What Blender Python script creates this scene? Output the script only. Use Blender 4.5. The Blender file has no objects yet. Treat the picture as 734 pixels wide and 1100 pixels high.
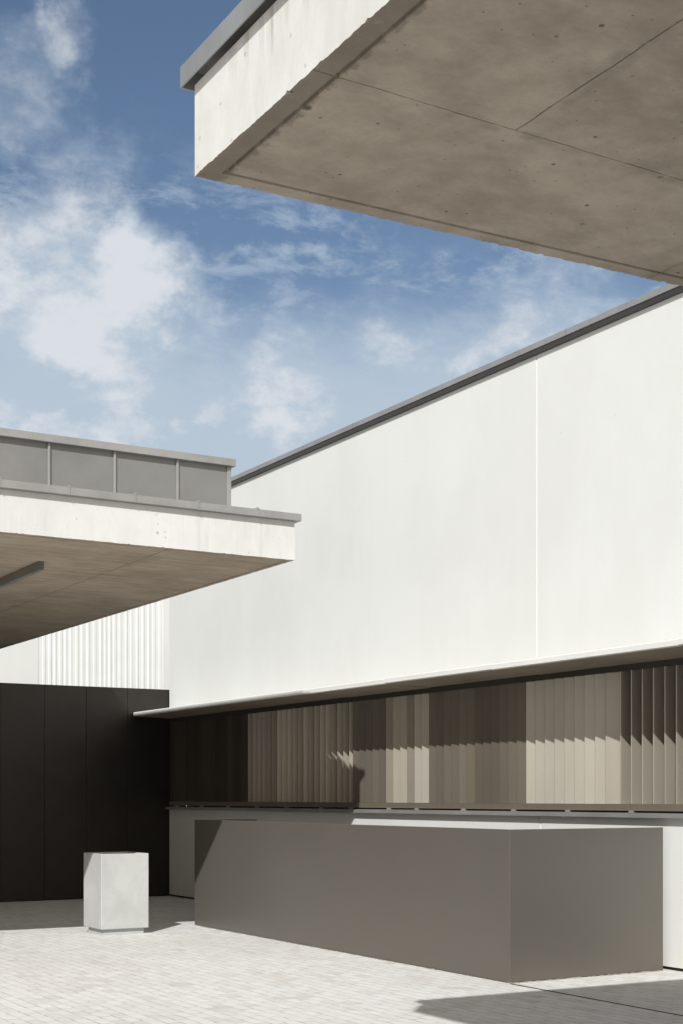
import bpy, math, random
from mathutils import Vector, noise as mnoise
R = math.radians
random.seed(7)
S = bpy.context.scene
COL = S.collection

# ------------------------------------------------------------------ camera
F_PX, HOR, VPX = 1522.0, 857.0, -530.0
YAW = math.atan2(367 - VPX, F_PX)
cd = bpy.data.cameras.new('camera'); cam = bpy.data.objects.new('camera', cd); COL.objects.link(cam)
cam.location = (0, 0, 1.6); cam.rotation_euler = (R(90), 0, -YAW)
cd.sensor_fit = 'HORIZONTAL'; cd.sensor_width = 36; cd.lens = 36 * F_PX / 734
cd.shift_y = (HOR - 550) / 734; cd.clip_start = .1; cd.clip_end = 3000
S.camera = cam

# ------------------------------------------------------------------ sun
SUN_DIR = Vector((-.91, -1, 1)).normalized()
sl = bpy.data.lights.new('sun', 'SUN'); sl.energy = 4.35; sl.angle = R(.53); sl.color = (1, .992, .975)
sun = bpy.data.objects.new('sun', sl); COL.objects.link(sun)
sun.rotation_euler = SUN_DIR.to_track_quat('Z', 'Y').to_euler(); sun.location = (-8, -8, 20)

# ------------------------------------------------------------------ view
S.render.engine = 'CYCLES'
S.view_settings.view_transform = 'Standard'; S.view_settings.look = 'None'
S.view_settings.exposure = 0.10; S.view_settings.gamma = 1

# ------------------------------------------------------------------ node helper
class NT:
    def __init__(s, t): s.t = t; s.n = t.nodes; s.l = t.links
    def N(s, typ, **k):
        n = s.n.new(typ)
        for a, v in k.items(): setattr(n, a, v)
        return n
    def put(s, sock, v):
        if v is None: return
        if isinstance(v, bpy.types.NodeSocket): s.l.new(v, sock)
        elif isinstance(v, (tuple, list)) and sock.type == 'RGBA' and len(v) == 3: sock.default_value = (*v, 1)
        else: sock.default_value = v
    def M(s, op, a, b=None, c=None, clamp=False):
        n = s.N('ShaderNodeMath', operation=op, use_clamp=clamp)
        s.put(n.inputs[0], a); s.put(n.inputs[1], b); s.put(n.inputs[2], c); return n.outputs[0]
    def V(s, op, a, b=None, scale=None):
        n = s.N('ShaderNodeVectorMath', operation=op); s.put(n.inputs[0], a); s.put(n.inputs[1], b)
        if scale is not None: s.put(n.inputs['Scale'], scale)
        return n.outputs['Value'] if op in ('DOT_PRODUCT', 'LENGTH') else n.outputs[0]
    def mix(s, f, a, b, mode='MIX'):
        n = s.N('ShaderNodeMix', data_type='RGBA', blend_type=mode)
        s.put(n.inputs[0], f); s.put(n.inputs[6], a); s.put(n.inputs[7], b); return n.outputs[2]
    def noise(s, v, sc, det=4, rough=.5, dist=0, color=False):
        n = s.N('ShaderNodeTexNoise'); s.put(n.inputs['Vector'], v); s.put(n.inputs['Scale'], sc)
        n.inputs['Detail'].default_value = det; n.inputs['Roughness'].default_value = rough; n.inputs['Distortion'].default_value = dist
        return n.outputs['Color' if color else 'Fac']
    def ss(s, v, a, b, o0=0., o1=1.):
        n = s.N('ShaderNodeMapRange', interpolation_type='SMOOTHSTEP'); s.put(n.inputs[0], v)
        for i, q in enumerate((a, b, o0, o1)): n.inputs[i+1].default_value = q
        return n.outputs[0]
    def mp(s, v, sc): return s.V('MULTIPLY', v, sc)

# ------------------------------------------------------------------ sky
W = bpy.data.worlds.new('World'); S.world = W; W.use_nodes = True
t = NT(W.node_tree); t.n.clear()
sky = t.N('ShaderNodeTexSky', sky_type='NISHITA', sun_disc=False)
sky.sun_elevation = math.asin(SUN_DIR.z); sky.sun_rotation = math.atan2(SUN_DIR.x, SUN_DIR.y)
sky.altitude = 300; sky.air_density = 1.0; sky.dust_density = .15; sky.ozone_density = 1.2
def pix_dir(px, py):
    q = px - 367; s, c = math.sin(YAW), math.cos(YAW)
    return Vector((F_PX*s + q*c, F_PX*c - q*s, HOR - py)).normalized()
D = t.N('ShaderNodeTexCoord').outputs['Generated']
D = t.V('NORMALIZE', D)
sep = t.N('ShaderNodeSeparateXYZ'); t.put(sep.inputs[0], D); dz = sep.outputs[2]
den = t.M('ADD', t.M('MAXIMUM', dz, 0.0), .12)
comb = t.N('ShaderNodeCombineXYZ'); t.put(comb.inputs[0], t.M('DIVIDE', sep.outputs[0], den)); t.put(comb.inputs[1], t.M('DIVIDE', sep.outputs[1], den))
P = comb.outputs[0]                                   # cloud deck coordinates
warp = t.V('SCALE', t.V('SUBTRACT', t.noise(P, 1.6, 3, color=True), (.5, .5, .5)), scale=.35)
Pw = t.V('ADD', P, warp)
n_big = t.noise(Pw, .9, 6, .55)
n_mid = t.noise(t.mp(Pw, (1.6, 1.0, 1)), 3.2, 8, .62)
Pr = t.N('ShaderNodeMapping'); t.put(Pr.inputs[0], Pw); Pr.inputs['Rotation'].default_value = (0, 0, R(22)); Pr.inputs['Scale'].default_value = (1.0, 1.25, 1)
n_fine = t.noise(Pr.outputs[0], 10.0, 9, .66)
dn = t.noise(D, 9, 9, .6)
dn2 = t.noise(t.V('ADD', D, (3, 1, 2)), 26, 7, .6)
Dw = t.V('NORMALIZE', t.V('ADD', D, t.V('SCALE', t.V('SUBTRACT', t.noise(D, 14, 7, .6, color=True), (.5, .5, .5)), scale=.11)))
def blob(px, py, r0, r1, k=1.0):
    dt = t.V('DOT_PRODUCT', Dw, tuple(pix_dir(px, py)))
    a, b = math.cos(r1/F_PX), math.cos(r0/F_PX)
    return t.M('MULTIPLY', t.ss(dt, a, b), k)
def addall(L):
    o = L[0]
    for q in L[1:]: o = t.M('ADD', o, q)
    return o
Da = t.V('MULTIPLY', D, (1, 1, 2.1))
fb = t.noise(t.V('ADD', Da, t.V('SCALE', t.V('SUBTRACT', t.noise(Da, 5, 4, .6, color=True), (.5, .5, .5)), scale=.10)), 6.5, 10, .60)
fb2 = t.noise(t.V('ADD', t.V('MULTIPLY', D, (1, 1, 1.5)), (5, 2, 1)), 19, 9, .62)
fld = t.M('ADD', t.M('ADD', t.M('MULTIPLY', fb, .55), t.M('MULTIPLY', fb2, .38)), .03)
ramp = t.M('ADD', t.ss(dz, .42, .22, 0, .25), t.ss(dz, .35, .25, 0, .17))                     # more cloud low down
cum = addall([blob(60, 290, 0, 130, .25), blob(160, 302, 0, 60, .20), blob(20, 400, 0, 200, .10), blob(300, 372, 0, 45, .09), blob(210, 450, 0, 200, .05),
              blob(300, 470, 0, 80, .13), blob(20, 85, 0, 85, .22), blob(80, 28, 0, 36, .13), blob(100, 178, 0, 55, .07), blob(430, 400, 0, 110, .03), blob(560, 330, 0, 110, .03), blob(110, 440, 0, 130, .10), blob(620, 320, 0, 90, .06)])
away = t.ss(sep.outputs[1], .45, .0, 0, .45)          # cloud added over the unseen sky to lift and warm the shade
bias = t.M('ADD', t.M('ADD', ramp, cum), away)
dens = t.ss(t.M('ADD', fld, bias), .515, 1.0)
ripple = t.M('MULTIPLY', t.M('MULTIPLY', t.ss(n_fine, .44, .66), t.ss(n_big, .24, .52)), t.M('MULTIPLY', t.ss(dz, .43, .36), .80))
dens = t.M('ADD', dens, t.M('MULTIPLY', ripple, t.M('SUBTRACT', 1, dens)))
thin = t.M('MULTIPLY', t.ss(dz, .345, .245), .88)       # low veil
dens = t.M('MINIMUM', t.M('ADD', t.M('MULTIPLY', dens, .95), t.M('MULTIPLY', t.M('SUBTRACT', 1, dens), thin)), .96)
hi = t.ss(t.M('ADD', t.M('MULTIPLY', t.M('ADD', fld, cum), 1), t.M('MULTIPLY', t.M('SUBTRACT', fb2, .5), 1.3)), .56, .98)
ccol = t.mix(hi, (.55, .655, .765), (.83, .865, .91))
ccol = t.mix(t.ss(sep.outputs[1], .45, .0), ccol, (.76, .685, .60))  # warm tint of the added out-of-view cloud, for warmer fill light
bg1 = t.N('ShaderNodeBackground'); t.put(bg1.inputs[0], sky.outputs[0]); bg1.inputs[1].default_value = .082
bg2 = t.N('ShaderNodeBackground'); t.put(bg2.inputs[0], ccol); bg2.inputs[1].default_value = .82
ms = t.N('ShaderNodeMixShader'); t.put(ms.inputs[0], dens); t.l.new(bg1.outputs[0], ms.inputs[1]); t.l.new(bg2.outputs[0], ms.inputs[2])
wo = t.N('ShaderNodeOutputWorld'); t.l.new(ms.outputs[0], wo.inputs[0])

# ------------------------------------------------------------------ materials
def mat(name):
    m = bpy.data.materials.new(name); m.use_nodes = True
    t = NT(m.node_tree); b = t.n['Principled BSDF']
    pos = t.N('ShaderNodeNewGeometry').outputs['Position']
    return m, t, b, pos
def bump(t, b, h, strength, dist):
    n = t.N('ShaderNodeBump'); n.inputs['Strength'].default_value = strength; n.inputs['Distance'].default_value = dist
    t.put(n.inputs['Height'], h); t.l.new(n.outputs[0], b.inputs['Normal'])
def axis(t, pos):
    s = t.N('ShaderNodeSeparateXYZ'); t.put(s.inputs[0], pos); return s.outputs
def line(t, coord, at, w, wob=None):
    d = t.M('SUBTRACT', coord, at)
    if wob is not None: d = t.M('ADD', d, wob)
    return t.ss(t.M('ABSOLUTE', d), w, w*.35)

def concrete(name, base, dark, stain=.5, joints=(), streak=None, pores=1.0, rough=.85, boards=None, spec=.3, vert=0.0, top=None, edge=None):
    m, t, b, pos = mat(name); X, Y, Z = axis(t, pos)
    n1 = t.noise(pos, 1.3, 6, .6, .4); n2 = t.noise(t.mp(pos, streak or (1, 1, 1)), 4.5, 8, .65); n3 = t.noise(pos, 60, 4, .6)
    f = t.ss(t.M('ADD', t.M('MULTIPLY', n1, .6), t.M('MULTIPLY', n2, .4)), .36, .64)
    c = t.mix(t.M('MULTIPLY', f, stain), base, dark)
    c = t.mix(t.M('MULTIPLY', t.ss(n3, .35, .7), .14), c, dark)
    h = t.M('MULTIPLY', n3, .25)
    if boards:
        nb = t.noise(t.mp(pos, boards), 1.0, 6, .7)
        c = t.mix(t.M('MULTIPLY', t.ss(nb, .40, .66), .42), c, tuple(q*.72 for q in dark))
    if vert:
        nv = t.noise(t.mp(pos, (14, 14, .7)), 1.0, 5, .7)
        nv2 = t.noise(pos, .9, 3, .5)
        if top: nv2 = t.M('ADD', nv2, t.ss(Z, top[0], top[1], -.16, .12)); nv = t.M('ADD', nv, t.ss(Z, top[0], top[1], -.06, .06))
        c = t.mix(t.M('MULTIPLY', t.M('MULTIPLY', t.ss(nv, .48, .74), t.ss(nv2, .42, .64)), vert), c, (.335, .295, .235))
    if edge:
        ne = t.ss(t.M('ADD', t.noise(pos, 16, 6, .7), t.ss(X, edge[0], edge[1], .22, -.30)), .42, .62)
        c = t.mix(t.M('MULTIPLY', ne, .62), c, tuple(q*.62 for q in dark))
    # blow holes: sparse cells of a Voronoi grid
    for sc, thr, amt in ((11, .085, .85), (28, .11, .6), (4.2, .065, .9)):
        v = t.N('ShaderNodeTexVoronoi', feature='F1'); t.put(v.inputs['Vector'], t.V('ADD', pos, t.V('SCALE', t.noise(pos, 9, 3, color=True), scale=.03))); v.inputs['Scale'].default_value = sc
        sp = t.ss(v.outputs['Distance'], thr*1.5, thr*.5)
        s2 = t.N('ShaderNodeSeparateColor'); t.put(s2.inputs[0], v.outputs['Color'])
        pick = t.ss(s2.outputs[0], .72, .76)
        g = t.M('MULTIPLY', t.M('MULTIPLY', sp, pick), amt*pores)
        c = t.mix(g, c, tuple(q*.35 for q in dark)); h = t.M('SUBTRACT', h, t.M('MULTIPLY', g, .9))
    wob = t.M('MULTIPLY', t.M('SUBTRACT', t.noise(pos, 7, 4), .5), .016)
    for ax, at, w, gate in joints:      # formwork joints: (axis, position, half width, (axis, limit, sign) or None)
        lm = line(t, (X, Y, Z)[ax], at, w, wob)
        if gate:
            g = t.ss((X, Y, Z)[gate[0]], gate[1]-.004*gate[2], gate[1]+.004*gate[2]); lm = t.M('MULTIPLY', lm, g)
        lm = t.M('MULTIPLY', lm, t.ss(t.noise(pos, 5, 5, .7), .30, .58, .25, 1))
        c = t.mix(t.M('MULTIPLY', lm, .8), c, tuple(q*.22 for q in dark)); h = t.M('SUBTRACT', h, t.M('MULTIPLY', lm, 1.5))
        halo = t.M('MULTIPLY', line(t, (X, Y, Z)[ax], at, w*16, wob), t.ss(t.noise(pos, 3, 6, .7), .48, .68))
        if gate: halo = t.M('MULTIPLY', halo, g)
        c = t.mix(t.M('MULTIPLY', halo, .45), c, tuple(q*.62 for q in dark))
    t.put(b.inputs['Base Color'], c); b.inputs['Roughness'].default_value = rough
    b.inputs['Specular IOR Level'].default_value = spec
    bump(t, b, h, .5, .006)
    return m

def metal(name, col, rough, metallic, var=.12, streak=(1, 1, 1), spec=.5):
    m, t, b, pos = mat(name)
    n1 = t.noise(t.mp(pos, streak), 2.2, 5, .6); n2 = t.noise(t.mp(pos, (90, 90, 3)), 1, 3, .6)
    f = t.M('ADD', t.M('MULTIPLY', n1, .75), t.M('MULTIPLY', n2, .25))
    c = t.mix(t.ss(f, .3, .7), tuple(q*(1-var) for q in col), tuple(min(1, q*(1+var)) for q in col))
    t.put(b.inputs['Base Color'], c)
    t.put(b.inputs['Roughness'], t.M('ADD', t.M('MULTIPLY', t.M('SUBTRACT', n1, .5), .12), rough))
    b.inputs['Metallic'].default_value = metallic; b.inputs['Specular IOR Level'].default_value = spec
    return m

M = {}
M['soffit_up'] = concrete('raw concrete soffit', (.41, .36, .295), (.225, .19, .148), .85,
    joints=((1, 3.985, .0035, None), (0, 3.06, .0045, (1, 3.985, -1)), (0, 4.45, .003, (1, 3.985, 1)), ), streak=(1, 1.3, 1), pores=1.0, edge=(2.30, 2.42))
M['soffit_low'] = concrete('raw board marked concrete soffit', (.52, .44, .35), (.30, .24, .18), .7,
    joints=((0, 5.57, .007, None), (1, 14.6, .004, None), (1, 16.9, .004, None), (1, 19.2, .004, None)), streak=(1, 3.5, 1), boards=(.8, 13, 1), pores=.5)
M['fascia'] = concrete('pale washed concrete', (.615, .62, .60), (.50, .495, .465), .5, streak=(2.5, 2.5, 1), pores=.6, vert=.22)
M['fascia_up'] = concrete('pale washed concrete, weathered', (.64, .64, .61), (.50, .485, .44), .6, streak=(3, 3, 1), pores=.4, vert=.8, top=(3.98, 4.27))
M['bin_concrete'] = concrete('smooth light grey precast concrete', (.50, .505, .495), (.39, .395, .385), .8, pores=.15, rough=.7)
M['zinc'] = metal('grey zinc sheet', (.225, .225, .215), .5, .35, .09)
M['zinc_light'] = metal('light grey folded zinc', (.31, .31, .30), .45, .35, .12)
M['steel'] = metal('grey brown satin steel', (.143, .131, .112), .42, .35, .015)
M['darkmetal'] = metal('near black brown satin panels', (.056, .051, .046), .42, .9, .08, spec=.5)
M['strip'] = metal('dark grey strip', (.05, .045, .04), .5, .2)
M['void'] = metal('black recess', (.012, .012, .012), .6, 0)
M['lamp'] = metal('dark grey lamp housing', (.16, .16, .14), .45, .3)

def white_wall():
    m, t, b, pos = mat('white painted render'); X, Y, Z = axis(t, pos)
    n1 = t.noise(t.mp(pos, (1, 1, .7)), .8, 6, .6); n2 = t.noise(t.mp(pos, (1, 3.5, .35)), 1.6, 6, .65); n3 = t.noise(pos, 45, 5, .7)
    c = t.mix(t.ss(n1, .35, .68), (.65, .657, .64), (.615, .62, .60))
    c = t.mix(t.M('MULTIPLY', t.ss(n2, .50, .72), .12), c, (.56, .56, .535))
    st = t.M('MULTIPLY', t.ss(t.noise(t.mp(pos, (1, 9, .25)), 1.4, 4, .6), .64, .76), .05)
    c = t.mix(st, c, (.48, .44, .37))
    for sc, thr, lo in ((3.1, .034, .60), (9, .07, .80)):
        v = t.N('ShaderNodeTexVoronoi'); t.put(v.inputs['Vector'], pos); v.inputs['Scale'].default_value = sc
        s2 = t.N('ShaderNodeSeparateColor'); t.put(s2.inputs[0], v.outputs['Color'])
        c = t.mix(t.M('MULTIPLY', t.M('MULTIPLY', t.ss(v.outputs['Distance'], thr, thr*.4), t.ss(s2.outputs[0], lo, lo+.03)), .5), c, (.30, .28, .24))
    # soiling near the foot and a bare old edge
    foot = t.M('MULTIPLY', t.ss(Z, .35, .0), t.ss(n2, .35, .7, .2, .8))
    c = t.mix(t.M('MULTIPLY', foot, .5), c, (.50, .43, .34))
    t.put(b.inputs['Base Color'], c); b.inputs['Roughness'].default_value = .8; b.inputs['Specular IOR Level'].default_value = .25
    bump(t, b, t.M('ADD', t.M('MULTIPLY', n3, .5), t.M('MULTIPLY', t.noise(pos, 6, 4), .8)), .25, .004)
    return m
M['white'] = white_wall()
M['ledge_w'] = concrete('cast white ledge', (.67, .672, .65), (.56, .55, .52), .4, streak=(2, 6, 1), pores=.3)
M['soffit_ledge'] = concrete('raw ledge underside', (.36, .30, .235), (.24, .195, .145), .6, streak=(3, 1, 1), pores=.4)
M['ledge_joint'] = metal('joint', (.35, .33, .30), .8, 0)
M['ribbed'] = metal('white ribbed sheet', (.68, .695, .68), .5, 0, .03)

def paving():
    m, t, b, pos = mat('pale concrete block paving')
    sw = t.N('ShaderNodeMapping'); t.put(sw.inputs[0], pos); sw.inputs['Rotation'].default_value = (0, 0, R(90)); sw.inputs['Location'].default_value = (.03, .06, 0)
    v = t.V('ADD', sw.outputs[0], t.V('SCALE', t.V('SUBTRACT', t.noise(pos, 3.0, 3, color=True), (.5, .5, .5)), scale=.02))
    br = t.N('ShaderNodeTexBrick', offset=.5, offset_frequency=2, squash=1, squash_frequency=2); t.put(br.inputs['Vector'], v)
    br.inputs['Color1'].default_value = (0, 0, 0, 1); br.inputs['Color2'].default_value = (1, 1, 1, 1); br.inputs['Mortar'].default_value = (.5, .5, .5, 1)
    br.inputs['Scale'].default_value = 1; br.inputs['Mortar Size'].default_value = .0062; br.inputs['Mortar Smooth'].default_value = .15
    br.inputs['Brick Width'].default_value = .21; br.inputs['Row Height'].default_value = .105; br.inputs['Bias'].default_value = 0
    s = t.N('ShaderNodeSeparateColor'); t.put(s.inputs[0], br.outputs['Color']); rnd = s.outputs[0]
    n1 = t.noise(pos, .55, 5, .6); n2 = t.noise(pos, 24, 5, .65); n3 = t.noise(t.mp(pos, (.7, 1.6, 1)), 1.5, 4, .6)
    c = t.mix(t.ss(rnd, .0, 1.), (.675, .678, .662), (.62, .616, .595))
    c = t.mix(t.M('MULTIPLY', t.M('MULTIPLY', t.ss(rnd, .62, .98), t.ss(n3, .42, .68)), .42), c, (.38, .345, .30))
    c = t.mix(t.M('MULTIPLY', t.ss(n1, .40, .66), .30), c, (.57, .55, .505))
    c = t.mix(t.M('MULTIPLY', t.ss(n2, .45, .75), .20), c, (.42, .40, .37))
    c = t.mix(t.M('MULTIPLY', t.ss(n3, .66, .74), .35), c, (.70, .69, .66))
    mo = t.M('MULTIPLY', br.outputs['Fac'], t.ss(t.noise(pos, 6.5, 5, .7), .42, .64, .14, .70))
    c = t.mix(mo, c, (.19, .175, .16))
    t.put(b.inputs['Base Color'], c); b.inputs['Roughness'].default_value = .82; b.inputs['Specular IOR Level'].default_value = .3
    h = t.M('SUBTRACT', t.M('ADD', t.M('MULTIPLY', n2, .25), t.M('MULTIPLY', rnd, .35)), t.M('MULTIPLY', br.outputs['Fac'], 1.0))
    bump(t, b, h, .45, .004)
    return m
M['paving'] = paving()
M['gravel_mortar'] = concrete('sandy mortar', (.44, .41, .35), (.24, .21, .17), .8, pores=0)

# ------------------------------------------------------------------ mesh builder
class MB:
    def __init__(s): s.v = []; s.f = []
    def add(s, vs, fs):
        o = len(s.v); s.v += [tuple(q) for q in vs]; s.f += [tuple(i+o for i in f) for f in fs]; return s
    def box(s, x0, x1, y0, y1, z0, z1):
        return s.add([(x0,y0,z0),(x1,y0,z0),(x1,y1,z0),(x0,y1,z0),(x0,y0,z1),(x1,y0,z1),(x1,y1,z1),(x0,y1,z1)],
                     [(0,3,2,1),(4,5,6,7),(0,1,5,4),(1,2,6,5),(2,3,7,6),(3,0,4,7)])
    def prism(s, pts, y0, y1):          # polygon in XZ extruded along Y
        n = len(pts); vs = [(x, y0, z) for x, z in pts] + [(x, y1, z) for x, z in pts]
        return s.add(vs, [tuple(range(n)), tuple(range(2*n-1, n-1, -1))] + [(i, i+n, (i+1) % n + n, (i+1) % n) for i in range(n)])
    def column(s, pts, z0, z1):         # polygon in XY extruded along Z
        n = len(pts); vs = [(x, y, z0) for x, y in pts] + [(x, y, z1) for x, y in pts]
        return s.add(vs, [tuple(range(n-1, -1, -1)), tuple(range(n, 2*n))] + [(i, (i+1) % n, (i+1) % n + n, i+n) for i in range(n)])
    def build(s, name, m, parent=None, bevel=0, loc=None):
        off = Vector((0, 0, 0))
        if parent is not None:
            off = wloc(parent)
        elif loc: off = Vector(loc)
        me = bpy.data.meshes.new(name); me.from_pydata([Vector(q) - off for q in s.v], [], s.f)
        me.validate(); me.update()
        import bmesh
        bm = bmesh.new(); bm.from_mesh(me); bmesh.ops.recalc_face_normals(bm, faces=bm.faces); bm.to_mesh(me); bm.free()
        me.materials.append(m)
        o = bpy.data.objects.new(name, me); COL.objects.link(o)
        if parent is not None: o.parent = parent
        else: o.location = off
        if bevel:
            b = o.modifiers.new('bevel', 'BEVEL'); b.width = bevel; b.segments = 2; b.limit_method = 'ANGLE'
        return o
def wloc(o):
    v = Vector((0, 0, 0))
    while o is not None: v += o.location; o = o.parent
    return v
def thing(name, loc, label, cat, group=None):
    o = bpy.data.objects.new(name, None); COL.objects.link(o); o.location = loc
    o['label'] = label; o['category'] = cat
    if group: o['group'] = group
    return o
def lab(o, s): o['label'] = s; return o
def struct(o): o['kind'] = 'structure'; return o

# ------------------------------------------------------------------ ground
struct(MB().add([(-400,-400,0),(400,-400,0),(400,500,0),(-400,500,0)], [(0,1,2,3)]).build('paved_ground', M['paving']))
dr = MB().box(7.418, 7.436, -6, 9.74, -.02, .004).build('slot_drain', M['void'])
dr['label'] = 'thin dark drain slot running through the paving from the steel guard corner'; dr['category'] = 'drain'

# ------------------------------------------------------------------ white building on the right
XW = 9.29; YE = 21.28; YN = -9.0
wb = thing('white_building', (XW+3, 6, 0), 'long white rendered building with louvred window band and grey roof edge', 'building')
wm = MB()      # upper wall cut by vertical reveals 14 mm wide, 12 mm deep
joints = [11.734]
ys = [YN] + sorted(joints) + [YE]
for a, b_ in zip(ys[:-1], ys[1:]):
    wm.box(XW, XW+.30, a + (.0105 if a != YN else 0), b_ - (.0105 if b_ != YE else 0), 2.91, 6.245)
wm.box(XW+.31, XW+7, YN, YE, 5.9, 6.2)                # roof slab
wm.box(XW+.31, XW+7, YE-.2, YE-.002, 0, 5.898)        # end wall
wm.build('upper_wall', M['white'], wb)
M['sunlit_reveal'] = metal('bright white sunlit reveal', (.71, .71, .695), .5, 0, .02)  # whiter colour paints in the sunlit side of the wall reveals
MB().box(XW+.006, XW+.28, 11.734-.010, 11.734+.010, 2.95, 6.24).build('joint_strip', M['sunlit_reveal'], wb)
MB().box(XW+.006, XW+.28, 11.672-.0135, 11.672+.0135, .04, 1.42).build('joint_strip', M['sunlit_reveal'], wb)
lw = MB()
for a, b_ in ((YN, 11.672-.014), (11.672+.014, YE)): lw.box(XW, XW+.30, a, b_, .032, 1.43)
lw.build('lower_wall', M['white'], wb)
MB().box(XW+.03, XW+.27, YN, YE, 0, .031).build('shadow_gap', M['void'], wb)
rc = MB(); rc.prism([(XW-.05, 6.284), (XW-.05, 6.346), (XW+.38, 6.36), (XW+.38, 6.284)], YN, YE+.04)
rco = rc.build('roof_coping', M['zinc_light'], wb, .004)
MB().box(XW-.04, XW+.32, YN, YE+.03, 6.232, 6.282).build('coping_strip', M['strip'], wb)
for yy in (19.4, 17.4, 15.4, 13.4, 11.2, 9.2): MB().box(XW-.053, XW-.049, yy-.004, yy+.004, 6.282, 6.349).build('coping_joint', M['zinc'], rco)
# ledge over the window band, cast in lengths
lyl = [YE-.01, 19.56, 15.618, 13.72, 11.681, 9.0, 6.9, 4.8, 2.7, -1, YN]
for i, (a, b_) in enumerate(zip(lyl[:-1], lyl[1:])):
    d = (0, .004, -.003, .002, -.002, .003, 0, 0, 0, 0)[i]
    pts = [(8.70, 2.911+d), (8.70, 2.905+d), (8.668, 2.905+d), (8.66, 2.912+d), (8.66, 2.958+d), (8.668, 2.966+d), (8.68, 2.970+d), (XW+.002, 2.985+d), (XW+.002, 2.911+d)]
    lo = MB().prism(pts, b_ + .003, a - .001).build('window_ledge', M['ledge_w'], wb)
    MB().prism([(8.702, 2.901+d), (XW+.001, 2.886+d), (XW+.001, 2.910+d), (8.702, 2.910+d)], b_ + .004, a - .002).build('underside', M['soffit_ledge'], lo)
# head beam, bottom track, reveal and glass of the band
MB().box(XW-.0, XW+.04, YN, YE-.002, 2.825, 2.889).build('head_track', M['strip'], wb)
MB().box(XW+.34, XW+.36, YN, YE-.002, 1.45, 2.905).build('window_glass', M['void'], wb)
MB().box(XW+.02, XW+.33, YN, YE-.002, 1.431, 1.46).build('sill_bed', M['void'], wb)
sill = MB().prism([(XW-.07, 1.410), (XW-.07, 1.452), (XW+.02, 1.456), (XW+.02, 1.452), (XW-.064, 1.446), (XW-.064, 1.410)], YN, YE-.002)
so = sill.build('window_sill', M['zinc_light'], wb)
for y in (20.93, 19.99, 19.05, 18.11, 17.21, 16.25, 15.48, 14.58, 13.97, 13.02, 12.10, 11.20, 10.26, 9.3, 8.4):
    MB().box(XW-.055, XW+.012, y-.009, y+.009, 1.4555, 1.478).build('sill_clip', M['zinc_light'], so)

# louvre shutters: six lengths, fins pivot one by one
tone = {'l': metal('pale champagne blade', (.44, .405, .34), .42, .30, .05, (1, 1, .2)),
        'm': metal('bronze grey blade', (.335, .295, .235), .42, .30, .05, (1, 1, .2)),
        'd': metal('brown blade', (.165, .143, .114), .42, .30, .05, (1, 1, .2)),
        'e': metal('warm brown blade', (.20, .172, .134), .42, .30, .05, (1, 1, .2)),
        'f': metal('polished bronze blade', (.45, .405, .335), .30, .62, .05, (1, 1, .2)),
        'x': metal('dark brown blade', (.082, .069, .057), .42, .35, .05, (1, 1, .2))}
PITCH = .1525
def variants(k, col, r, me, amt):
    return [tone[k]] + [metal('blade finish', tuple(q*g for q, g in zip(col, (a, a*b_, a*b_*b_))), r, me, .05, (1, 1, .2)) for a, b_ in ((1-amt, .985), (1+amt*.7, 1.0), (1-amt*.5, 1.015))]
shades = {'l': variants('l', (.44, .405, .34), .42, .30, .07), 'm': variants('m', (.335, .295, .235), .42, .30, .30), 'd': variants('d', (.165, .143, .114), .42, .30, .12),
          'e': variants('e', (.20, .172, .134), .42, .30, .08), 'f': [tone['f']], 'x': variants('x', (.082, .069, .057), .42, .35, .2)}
def shutter(y0, y1, spec, label):
    n = round((y0-y1)/PITCH); p = (y0-y1)/n
    r = bpy.data.objects.new('louvre_shutter', None); COL.objects.link(r); r.parent = wb; r.location = Vector((XW+.06, (y0+y1)/2, 1.47)) - wloc(wb)
    r['label'] = label
    MB().box(XW-.012, XW+.14, y1+.004, y0-.004, 1.474, 1.538).build('bottom_rail', tone['e'], r)
    for k in range(n):
        y = y0 - (k+.5)*p
        tn, ang = spec[k % len(spec)]
        ang += random.uniform(-.8, .8)
        w = .170 if ang < 60 else .132
        cx = XW + .012 + .5*w*math.sin(R(ang))
        dx, dy = math.sin(R(ang)), -math.cos(R(ang))       # far edge proud, near edge set back
        nx, ny = -dy, dx
        prof = []
        for u_, h_ in ((-.5, -.003), (-.5, .003), (-.47, .0055), (.47, .0055), (.5, .003), (.5, -.003), (.47, -.0055), (-.47, -.0055)):
            prof.append((cx + dx*w*u_ + nx*h_, y + dy*w*u_ + ny*h_))
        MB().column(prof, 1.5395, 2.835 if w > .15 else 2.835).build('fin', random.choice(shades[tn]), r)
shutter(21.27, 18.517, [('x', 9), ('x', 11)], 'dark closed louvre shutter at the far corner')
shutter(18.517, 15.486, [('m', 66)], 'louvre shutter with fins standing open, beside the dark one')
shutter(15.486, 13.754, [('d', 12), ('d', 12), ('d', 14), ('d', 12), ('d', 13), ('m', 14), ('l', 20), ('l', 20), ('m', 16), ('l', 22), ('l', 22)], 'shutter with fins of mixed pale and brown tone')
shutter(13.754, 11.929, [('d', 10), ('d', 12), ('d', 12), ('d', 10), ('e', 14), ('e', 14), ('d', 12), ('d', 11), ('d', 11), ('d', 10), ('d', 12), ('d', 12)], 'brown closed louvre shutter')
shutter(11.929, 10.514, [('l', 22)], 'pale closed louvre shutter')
shutter(10.514, 6.10, [('f', 71)], 'louvre shutter with fins turned wide open at the right edge')

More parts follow.
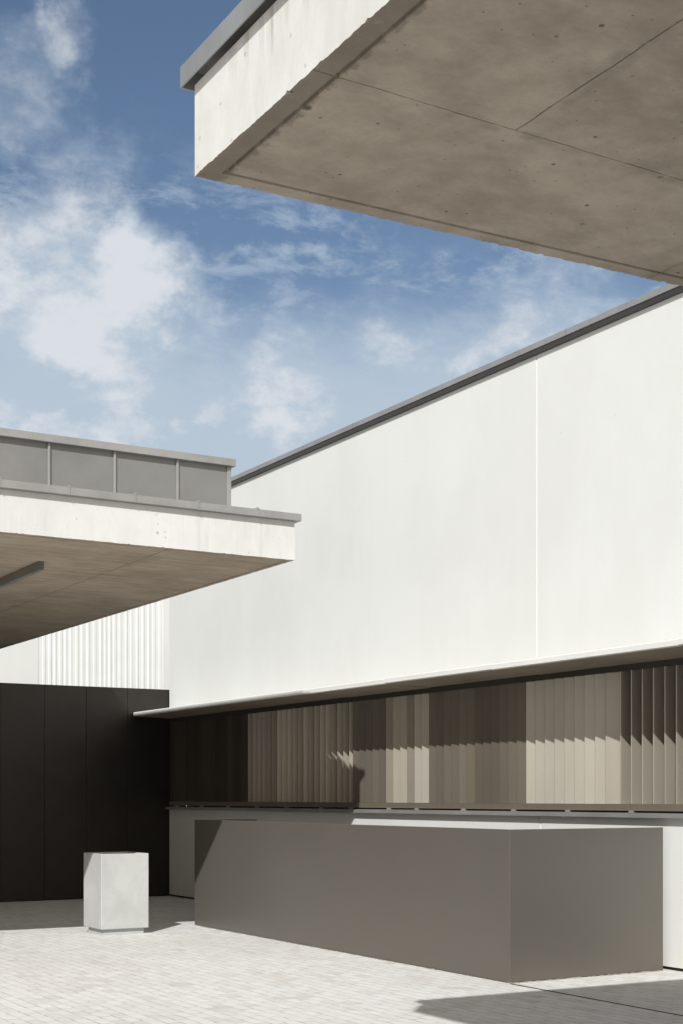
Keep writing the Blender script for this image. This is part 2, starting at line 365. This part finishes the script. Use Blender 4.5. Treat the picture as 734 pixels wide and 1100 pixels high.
# ------------------------------------------------------------------ steel guard round the stair well
gd = thing('steel_guard', (7.44, 9.77, 0), 'tall grey brown sheet steel guard wall standing in front of the white wall', 'guard wall')
g = MB(); g.column([(7.44, 9.77), (9.21, 9.77), (9.21, 9.81), (7.48, 9.81), (7.48, 16.22), (8.30, 16.22), (8.30, 16.26), (7.44, 16.26)], .006, 1.325)
g.build('steel_sheet', M['steel'], gd, .0035)
gm = MB()
random.seed(3)
def crumbs(x0, y0, x1, y1, n, w):
    for k in range(n):
        u = random.random(); x = x0+(x1-x0)*u; y = y0+(y1-y0)*u; s_ = random.uniform(.006, w); x += random.uniform(-.012, 0); y += random.uniform(-.012, 0)
        gm.box(x-s_, x+s_, y-s_*.8, y+s_*.8, 0.001, s_*.55)
crumbs(7.44, 9.765, 9.2, 9.765, 80, .016); crumbs(7.435, 9.8, 7.435, 16.2, 90, .012)
gm.build('mortar_crumbs', M['gravel_mortar'], gd)['kind'] = 'stuff'

# ------------------------------------------------------------------ concrete litter bin
bn = thing('litter_bin', (6.235, 15.85, 0), 'square pale concrete litter bin on a recessed plinth by the dark wall', 'litter bin')
x0, x1, y0, y1 = 5.935, 6.525, 15.55, 16.14
MB().box(x0+.045, x1-.045, y0+.045, y1-.045, .0, .066).build('plinth', M['bin_concrete'], bn, .004)
b = MB()
ti, zt = .05, .945
o4 = [(x0,y0),(x1,y0),(x1,y1),(x0,y1)]; i4 = [(x0+ti,y0+ti),(x1-ti,y0+ti),(x1-ti,y1-ti),(x0+ti,y1-ti)]
vs = [(*p, .067) for p in o4] + [(*p, zt) for p in o4] + [(*p, zt) for p in i4] + [(*p, .62) for p in i4]
fs = [(0,3,2,1)] + [(i,(i+1)%4,(i+1)%4+4,i+4) for i in range(4)] + [(i+4,(i+1)%4+4,(i+1)%4+8,i+8) for i in range(4)] + [(i+8,(i+1)%4+8,(i+1)%4+12,i+12) for i in range(4)] + [(12,13,14,15)]
b.add(vs, fs).build('body', M['bin_concrete'], bn, .008)
MB().box(x0+ti+.012, x1-ti-.012, y0+ti+.012, y1-ti-.012, .86, .90).build('liner_lid', M['zinc'], bn, .004)

# ------------------------------------------------------------------ dark clad low building
YD = 21.3
db = thing('dark_panelled_building', (6, YD, 0), 'low flat building clad in tall near black brown panels', 'building')
xs = [9.60, 9.286, 8.571, 7.882, 7.195, 6.509]
while xs[-1] > -9: xs.append(xs[-1]-.688)
for a, b_ in zip(xs[1:], xs[:-1]):
    MB().box(a+.0025, b_-.0025, YD, YD+.03, .012, 3.345).build('wall_panel', M['darkmetal'], db, .0015)
MB().box(xs[-1], 9.60, YD+.031, YD+4.6, 0, 3.34).build('core', M['void'], db)
MB().box(xs[-1], 9.60, YD+.0, YD+.06, 3.3465, 3.358).build('top_trim', M['darkmetal'], db)

# ------------------------------------------------------------------ white ribbed building behind
YR = 27.0
rb = thing('white_ribbed_building', (6, YR, 0), 'white building with vertically ribbed wall rising behind the dark one', 'building')
random.seed(11)
pts = []; x = 9.03
while x < 11.55:
    w1 = random.choice((.035, .045, .06)); w2 = random.choice((.03, .04, .045)); d = random.choice((.007, .010, .014))
    pts += [(x, YR), (x+w1, YR), (x+w1+.016, YR-d), (x+w1+.016+w2, YR-d), (x+w1+w2+.032, YR)]; x += w1+w2+.032
pts = [(9.0, YR)] + pts + [(x+.02, YR), (x+.02, YR+.05), (9.0, YR+.05)]
MB().column(pts, 0, 8).build('ribbed_wall', M['ribbed'], rb)
MB().box(-10, 8.998, YR-.01, YR+.05, 0, 8).box(x+.022, 13, YR-.05, YR+.05, 0, 8).build('plain_wall', M['white'], rb)
MB().box(-10, 13, YR+.052, YR+6, 0, 7.9).build('core', M['white'], rb)

# ------------------------------------------------------------------ concrete slab with groove and chipped arris
def slab(quad, z0, z1, jit, inset, gw, name, parent, msoff, mfas, seed):
    rnd = random.Random(seed); ring = []; nrm = []
    def ins(d):
        out = []
        n = len(quad)
        for i in range(n):
            p0, p1, p2 = Vector(quad[i-1]), Vector(quad[i]), Vector(quad[(i+1) % n])
            a = (p1-p0).normalized(); b = (p2-p1).normalized()
            na, nb = Vector((-a.y, a.x)), Vector((-b.y, b.x))
            out.append(p1 + (na+nb)*d/(1+na.dot(nb)))
        return out
    cnt = [max(1, int((Vector(quad[(i+1) % len(quad)])-Vector(quad[i])).length/.016)) for i in range(len(quad))]
    def sample(d, z, j):
        c = ins(d); out = []
        for i in range(len(c)):
            a, b = c[i], c[(i+1) % len(c)]
            for k in range(cnt[i]):
                p = a.lerp(b, k/cnt[i]); zz = z
                if j and k:
                    q = mnoise.noise(Vector((p.x*9, p.y*9, seed)))*.35 + rnd.random()*.55 + (rnd.random()*1.6 if rnd.random() < .05 else 0)
                    q = max(0, q)*j; c0 = (Vector(quad[0])+Vector(quad[2]))/2
                    zz += q
                out.append((p.x, p.y, zz))
        return out
    side = MB(); top = sample(0, z1, 0); bot = sample(0, z0, jit); n = len(top)
    side.add(bot+top, [(i, (i+1) % n, (i+1) % n + n, i+n) for i in range(n)] + [tuple(range(n, 2*n))])
    side.build('fascia', mfas, parent)
    rings = [bot, sample(.012, z0, 0), sample(inset, z0, 0), sample(inset+.002, z0+.012, 0), sample(inset+gw, z0+.012, 0), sample(inset+gw+.002, z0, 0)]
    s = MB(); vs = [q for r in rings for q in r]; fs = []
    for r in range(len(rings)-1):
        fs += [(r*n+i, r*n+(i+1) % n, (r+1)*n+(i+1) % n, (r+1)*n+i) for i in range(n)]
    fs.append(tuple(range((len(rings)-1)*n, len(rings)*n)))
    s.add(vs, fs).build('soffit', msoff, parent)

# near canopy (upper right of the picture)
uc = thing('near_canopy', (5.5, 0, 3.95), 'thick raw concrete canopy slab overhead, cantilevered from the right', 'canopy')
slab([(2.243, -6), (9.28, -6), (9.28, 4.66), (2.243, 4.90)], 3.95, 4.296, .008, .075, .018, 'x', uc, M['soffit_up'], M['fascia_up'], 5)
cp = MB()
cp.box(2.205, 2.211, -6, 4.95, 4.298, 4.3765).box(2.2112, 2.45, -6, 4.6, 4.366, 4.3765)
cp.add([(2.2112, 4.95, 4.298), (9.28, 4.71, 4.298), (9.28, 4.704, 4.298), (2.2112, 4.944, 4.298), (2.2112, 4.95, 4.3765), (9.28, 4.71, 4.3765), (9.28, 4.704, 4.3765), (2.2112, 4.944, 4.3765)],
       [(0,3,2,1), (4,5,6,7), (0,1,5,4), (1,2,6,5), (2,3,7,6), (3,0,4,7)])
cp.add([(2.2112, 4.9438, 4.366), (9.28, 4.7038, 4.366), (9.28, 4.38, 4.366), (2.2112, 4.601, 4.366), (2.2112, 4.9438, 4.3765), (9.28, 4.7038, 4.3765), (9.28, 4.38, 4.3765), (2.2112, 4.601, 4.3765)],
       [(0,3,2,1), (4,5,6,7), (0,1,5,4), (1,2,6,5), (2,3,7,6), (3,0,4,7)])
cp.build('coping', M['zinc_light'], uc)

# far canopy (left), lower slab with zinc upstand
lc = thing('far_canopy', (1, 13, 4.03), 'pale concrete canopy at left topped by grey zinc cladding', 'canopy')
slab([(-8, 12.74), (6.95, 12.74), (6.95, 23.4), (-8, 23.4)], 4.03, 4.425, .006, .05, .03, 'x', lc, M['soffit_low'], M['fascia'], 9)
cp2 = MB()
cp2.box(-8, 7.0, 12.68, 13.3, 4.426, 4.500)
def yz_prism(mb, pts, x0, x1):        # polygon in YZ extruded along X
    n = len(pts); vs = [(x0, y, z) for y, z in pts] + [(x1, y, z) for y, z in pts]
    mb.add(vs, [tuple(range(n)), tuple(range(2*n-1, n-1, -1))] + [(i, i+n, (i+1) % n + n, (i+1) % n) for i in range(n)])
yz_prism(cp2, [(13.302, 4.47), (23.45, 4.47), (23.45, 4.72), (13.75, 4.70), (13.302, 4.63)], 6.74, 7.045)
yz_prism(cp2, [(12.80, 4.5015), (13.3005, 4.5015), (13.3005, 4.628), (13.0, 4.57), (12.80, 4.515)], 6.78, 6.998)
co = cp2.build('coping', M['zinc_light'], lc, .004)
for xx in [6.507-.66*k for k in range(14)]:
    MB().box(xx-.005, xx+.005, 12.674, 12.679, 4.424, 4.503).build('coping_seam', M['zinc_light'], co)
    MB().add([(xx-.012, 12.675, 4.501), (xx+.012, 12.675, 4.501), (xx+.012, 13.2, 4.501), (xx-.012, 13.2, 4.501), (xx, 12.69, 4.522), (xx, 13.2, 4.527)],
             [(0,3,2,1), (0,1,4), (1,2,5,4), (2,3,5), (3,0,4,5)]).build('seam_upstand', M['zinc_light'], co)
up = MB().box(-8, 6.585, 13.5, 21.0, 4.43, 5.10).build('zinc_upstand', M['zinc'], lc)
MB().box(-8, 6.63, 13.44, 21.05, 5.095, 5.172).build('upstand_coping', M['zinc_light'], up, .004)
for xx in [5.977-.688*k for k in range(18)]:
    MB().box(xx-.012, xx+.012, 13.475, 13.499, 4.5, 5.094).build('standing_seam', M['zinc_light'], up, .003)
MB().box(6.55, 6.595, 13.485, 13.51, 4.5, 5.094).build('corner_trim', M['zinc_light'], up, .003)
MB().box(-6, -5.6, 13.2, 21.2, 0, 4.029).build('support_wall', M['fascia'], lc)
lt = thing('strip_lamp', (4.73, 16, 3.94), 'slim dark grey linear lamp fixed under the left canopy', 'lamp')
MB().box(4.70, 4.76, 14.1, 19.5, 3.946, 4.027).build('housing', M['lamp'], lt, .003)
MB().box(4.706, 4.754, 14.106, 19.494, 3.938, 3.9455).build('diffuser', M['zinc_light'], lt)
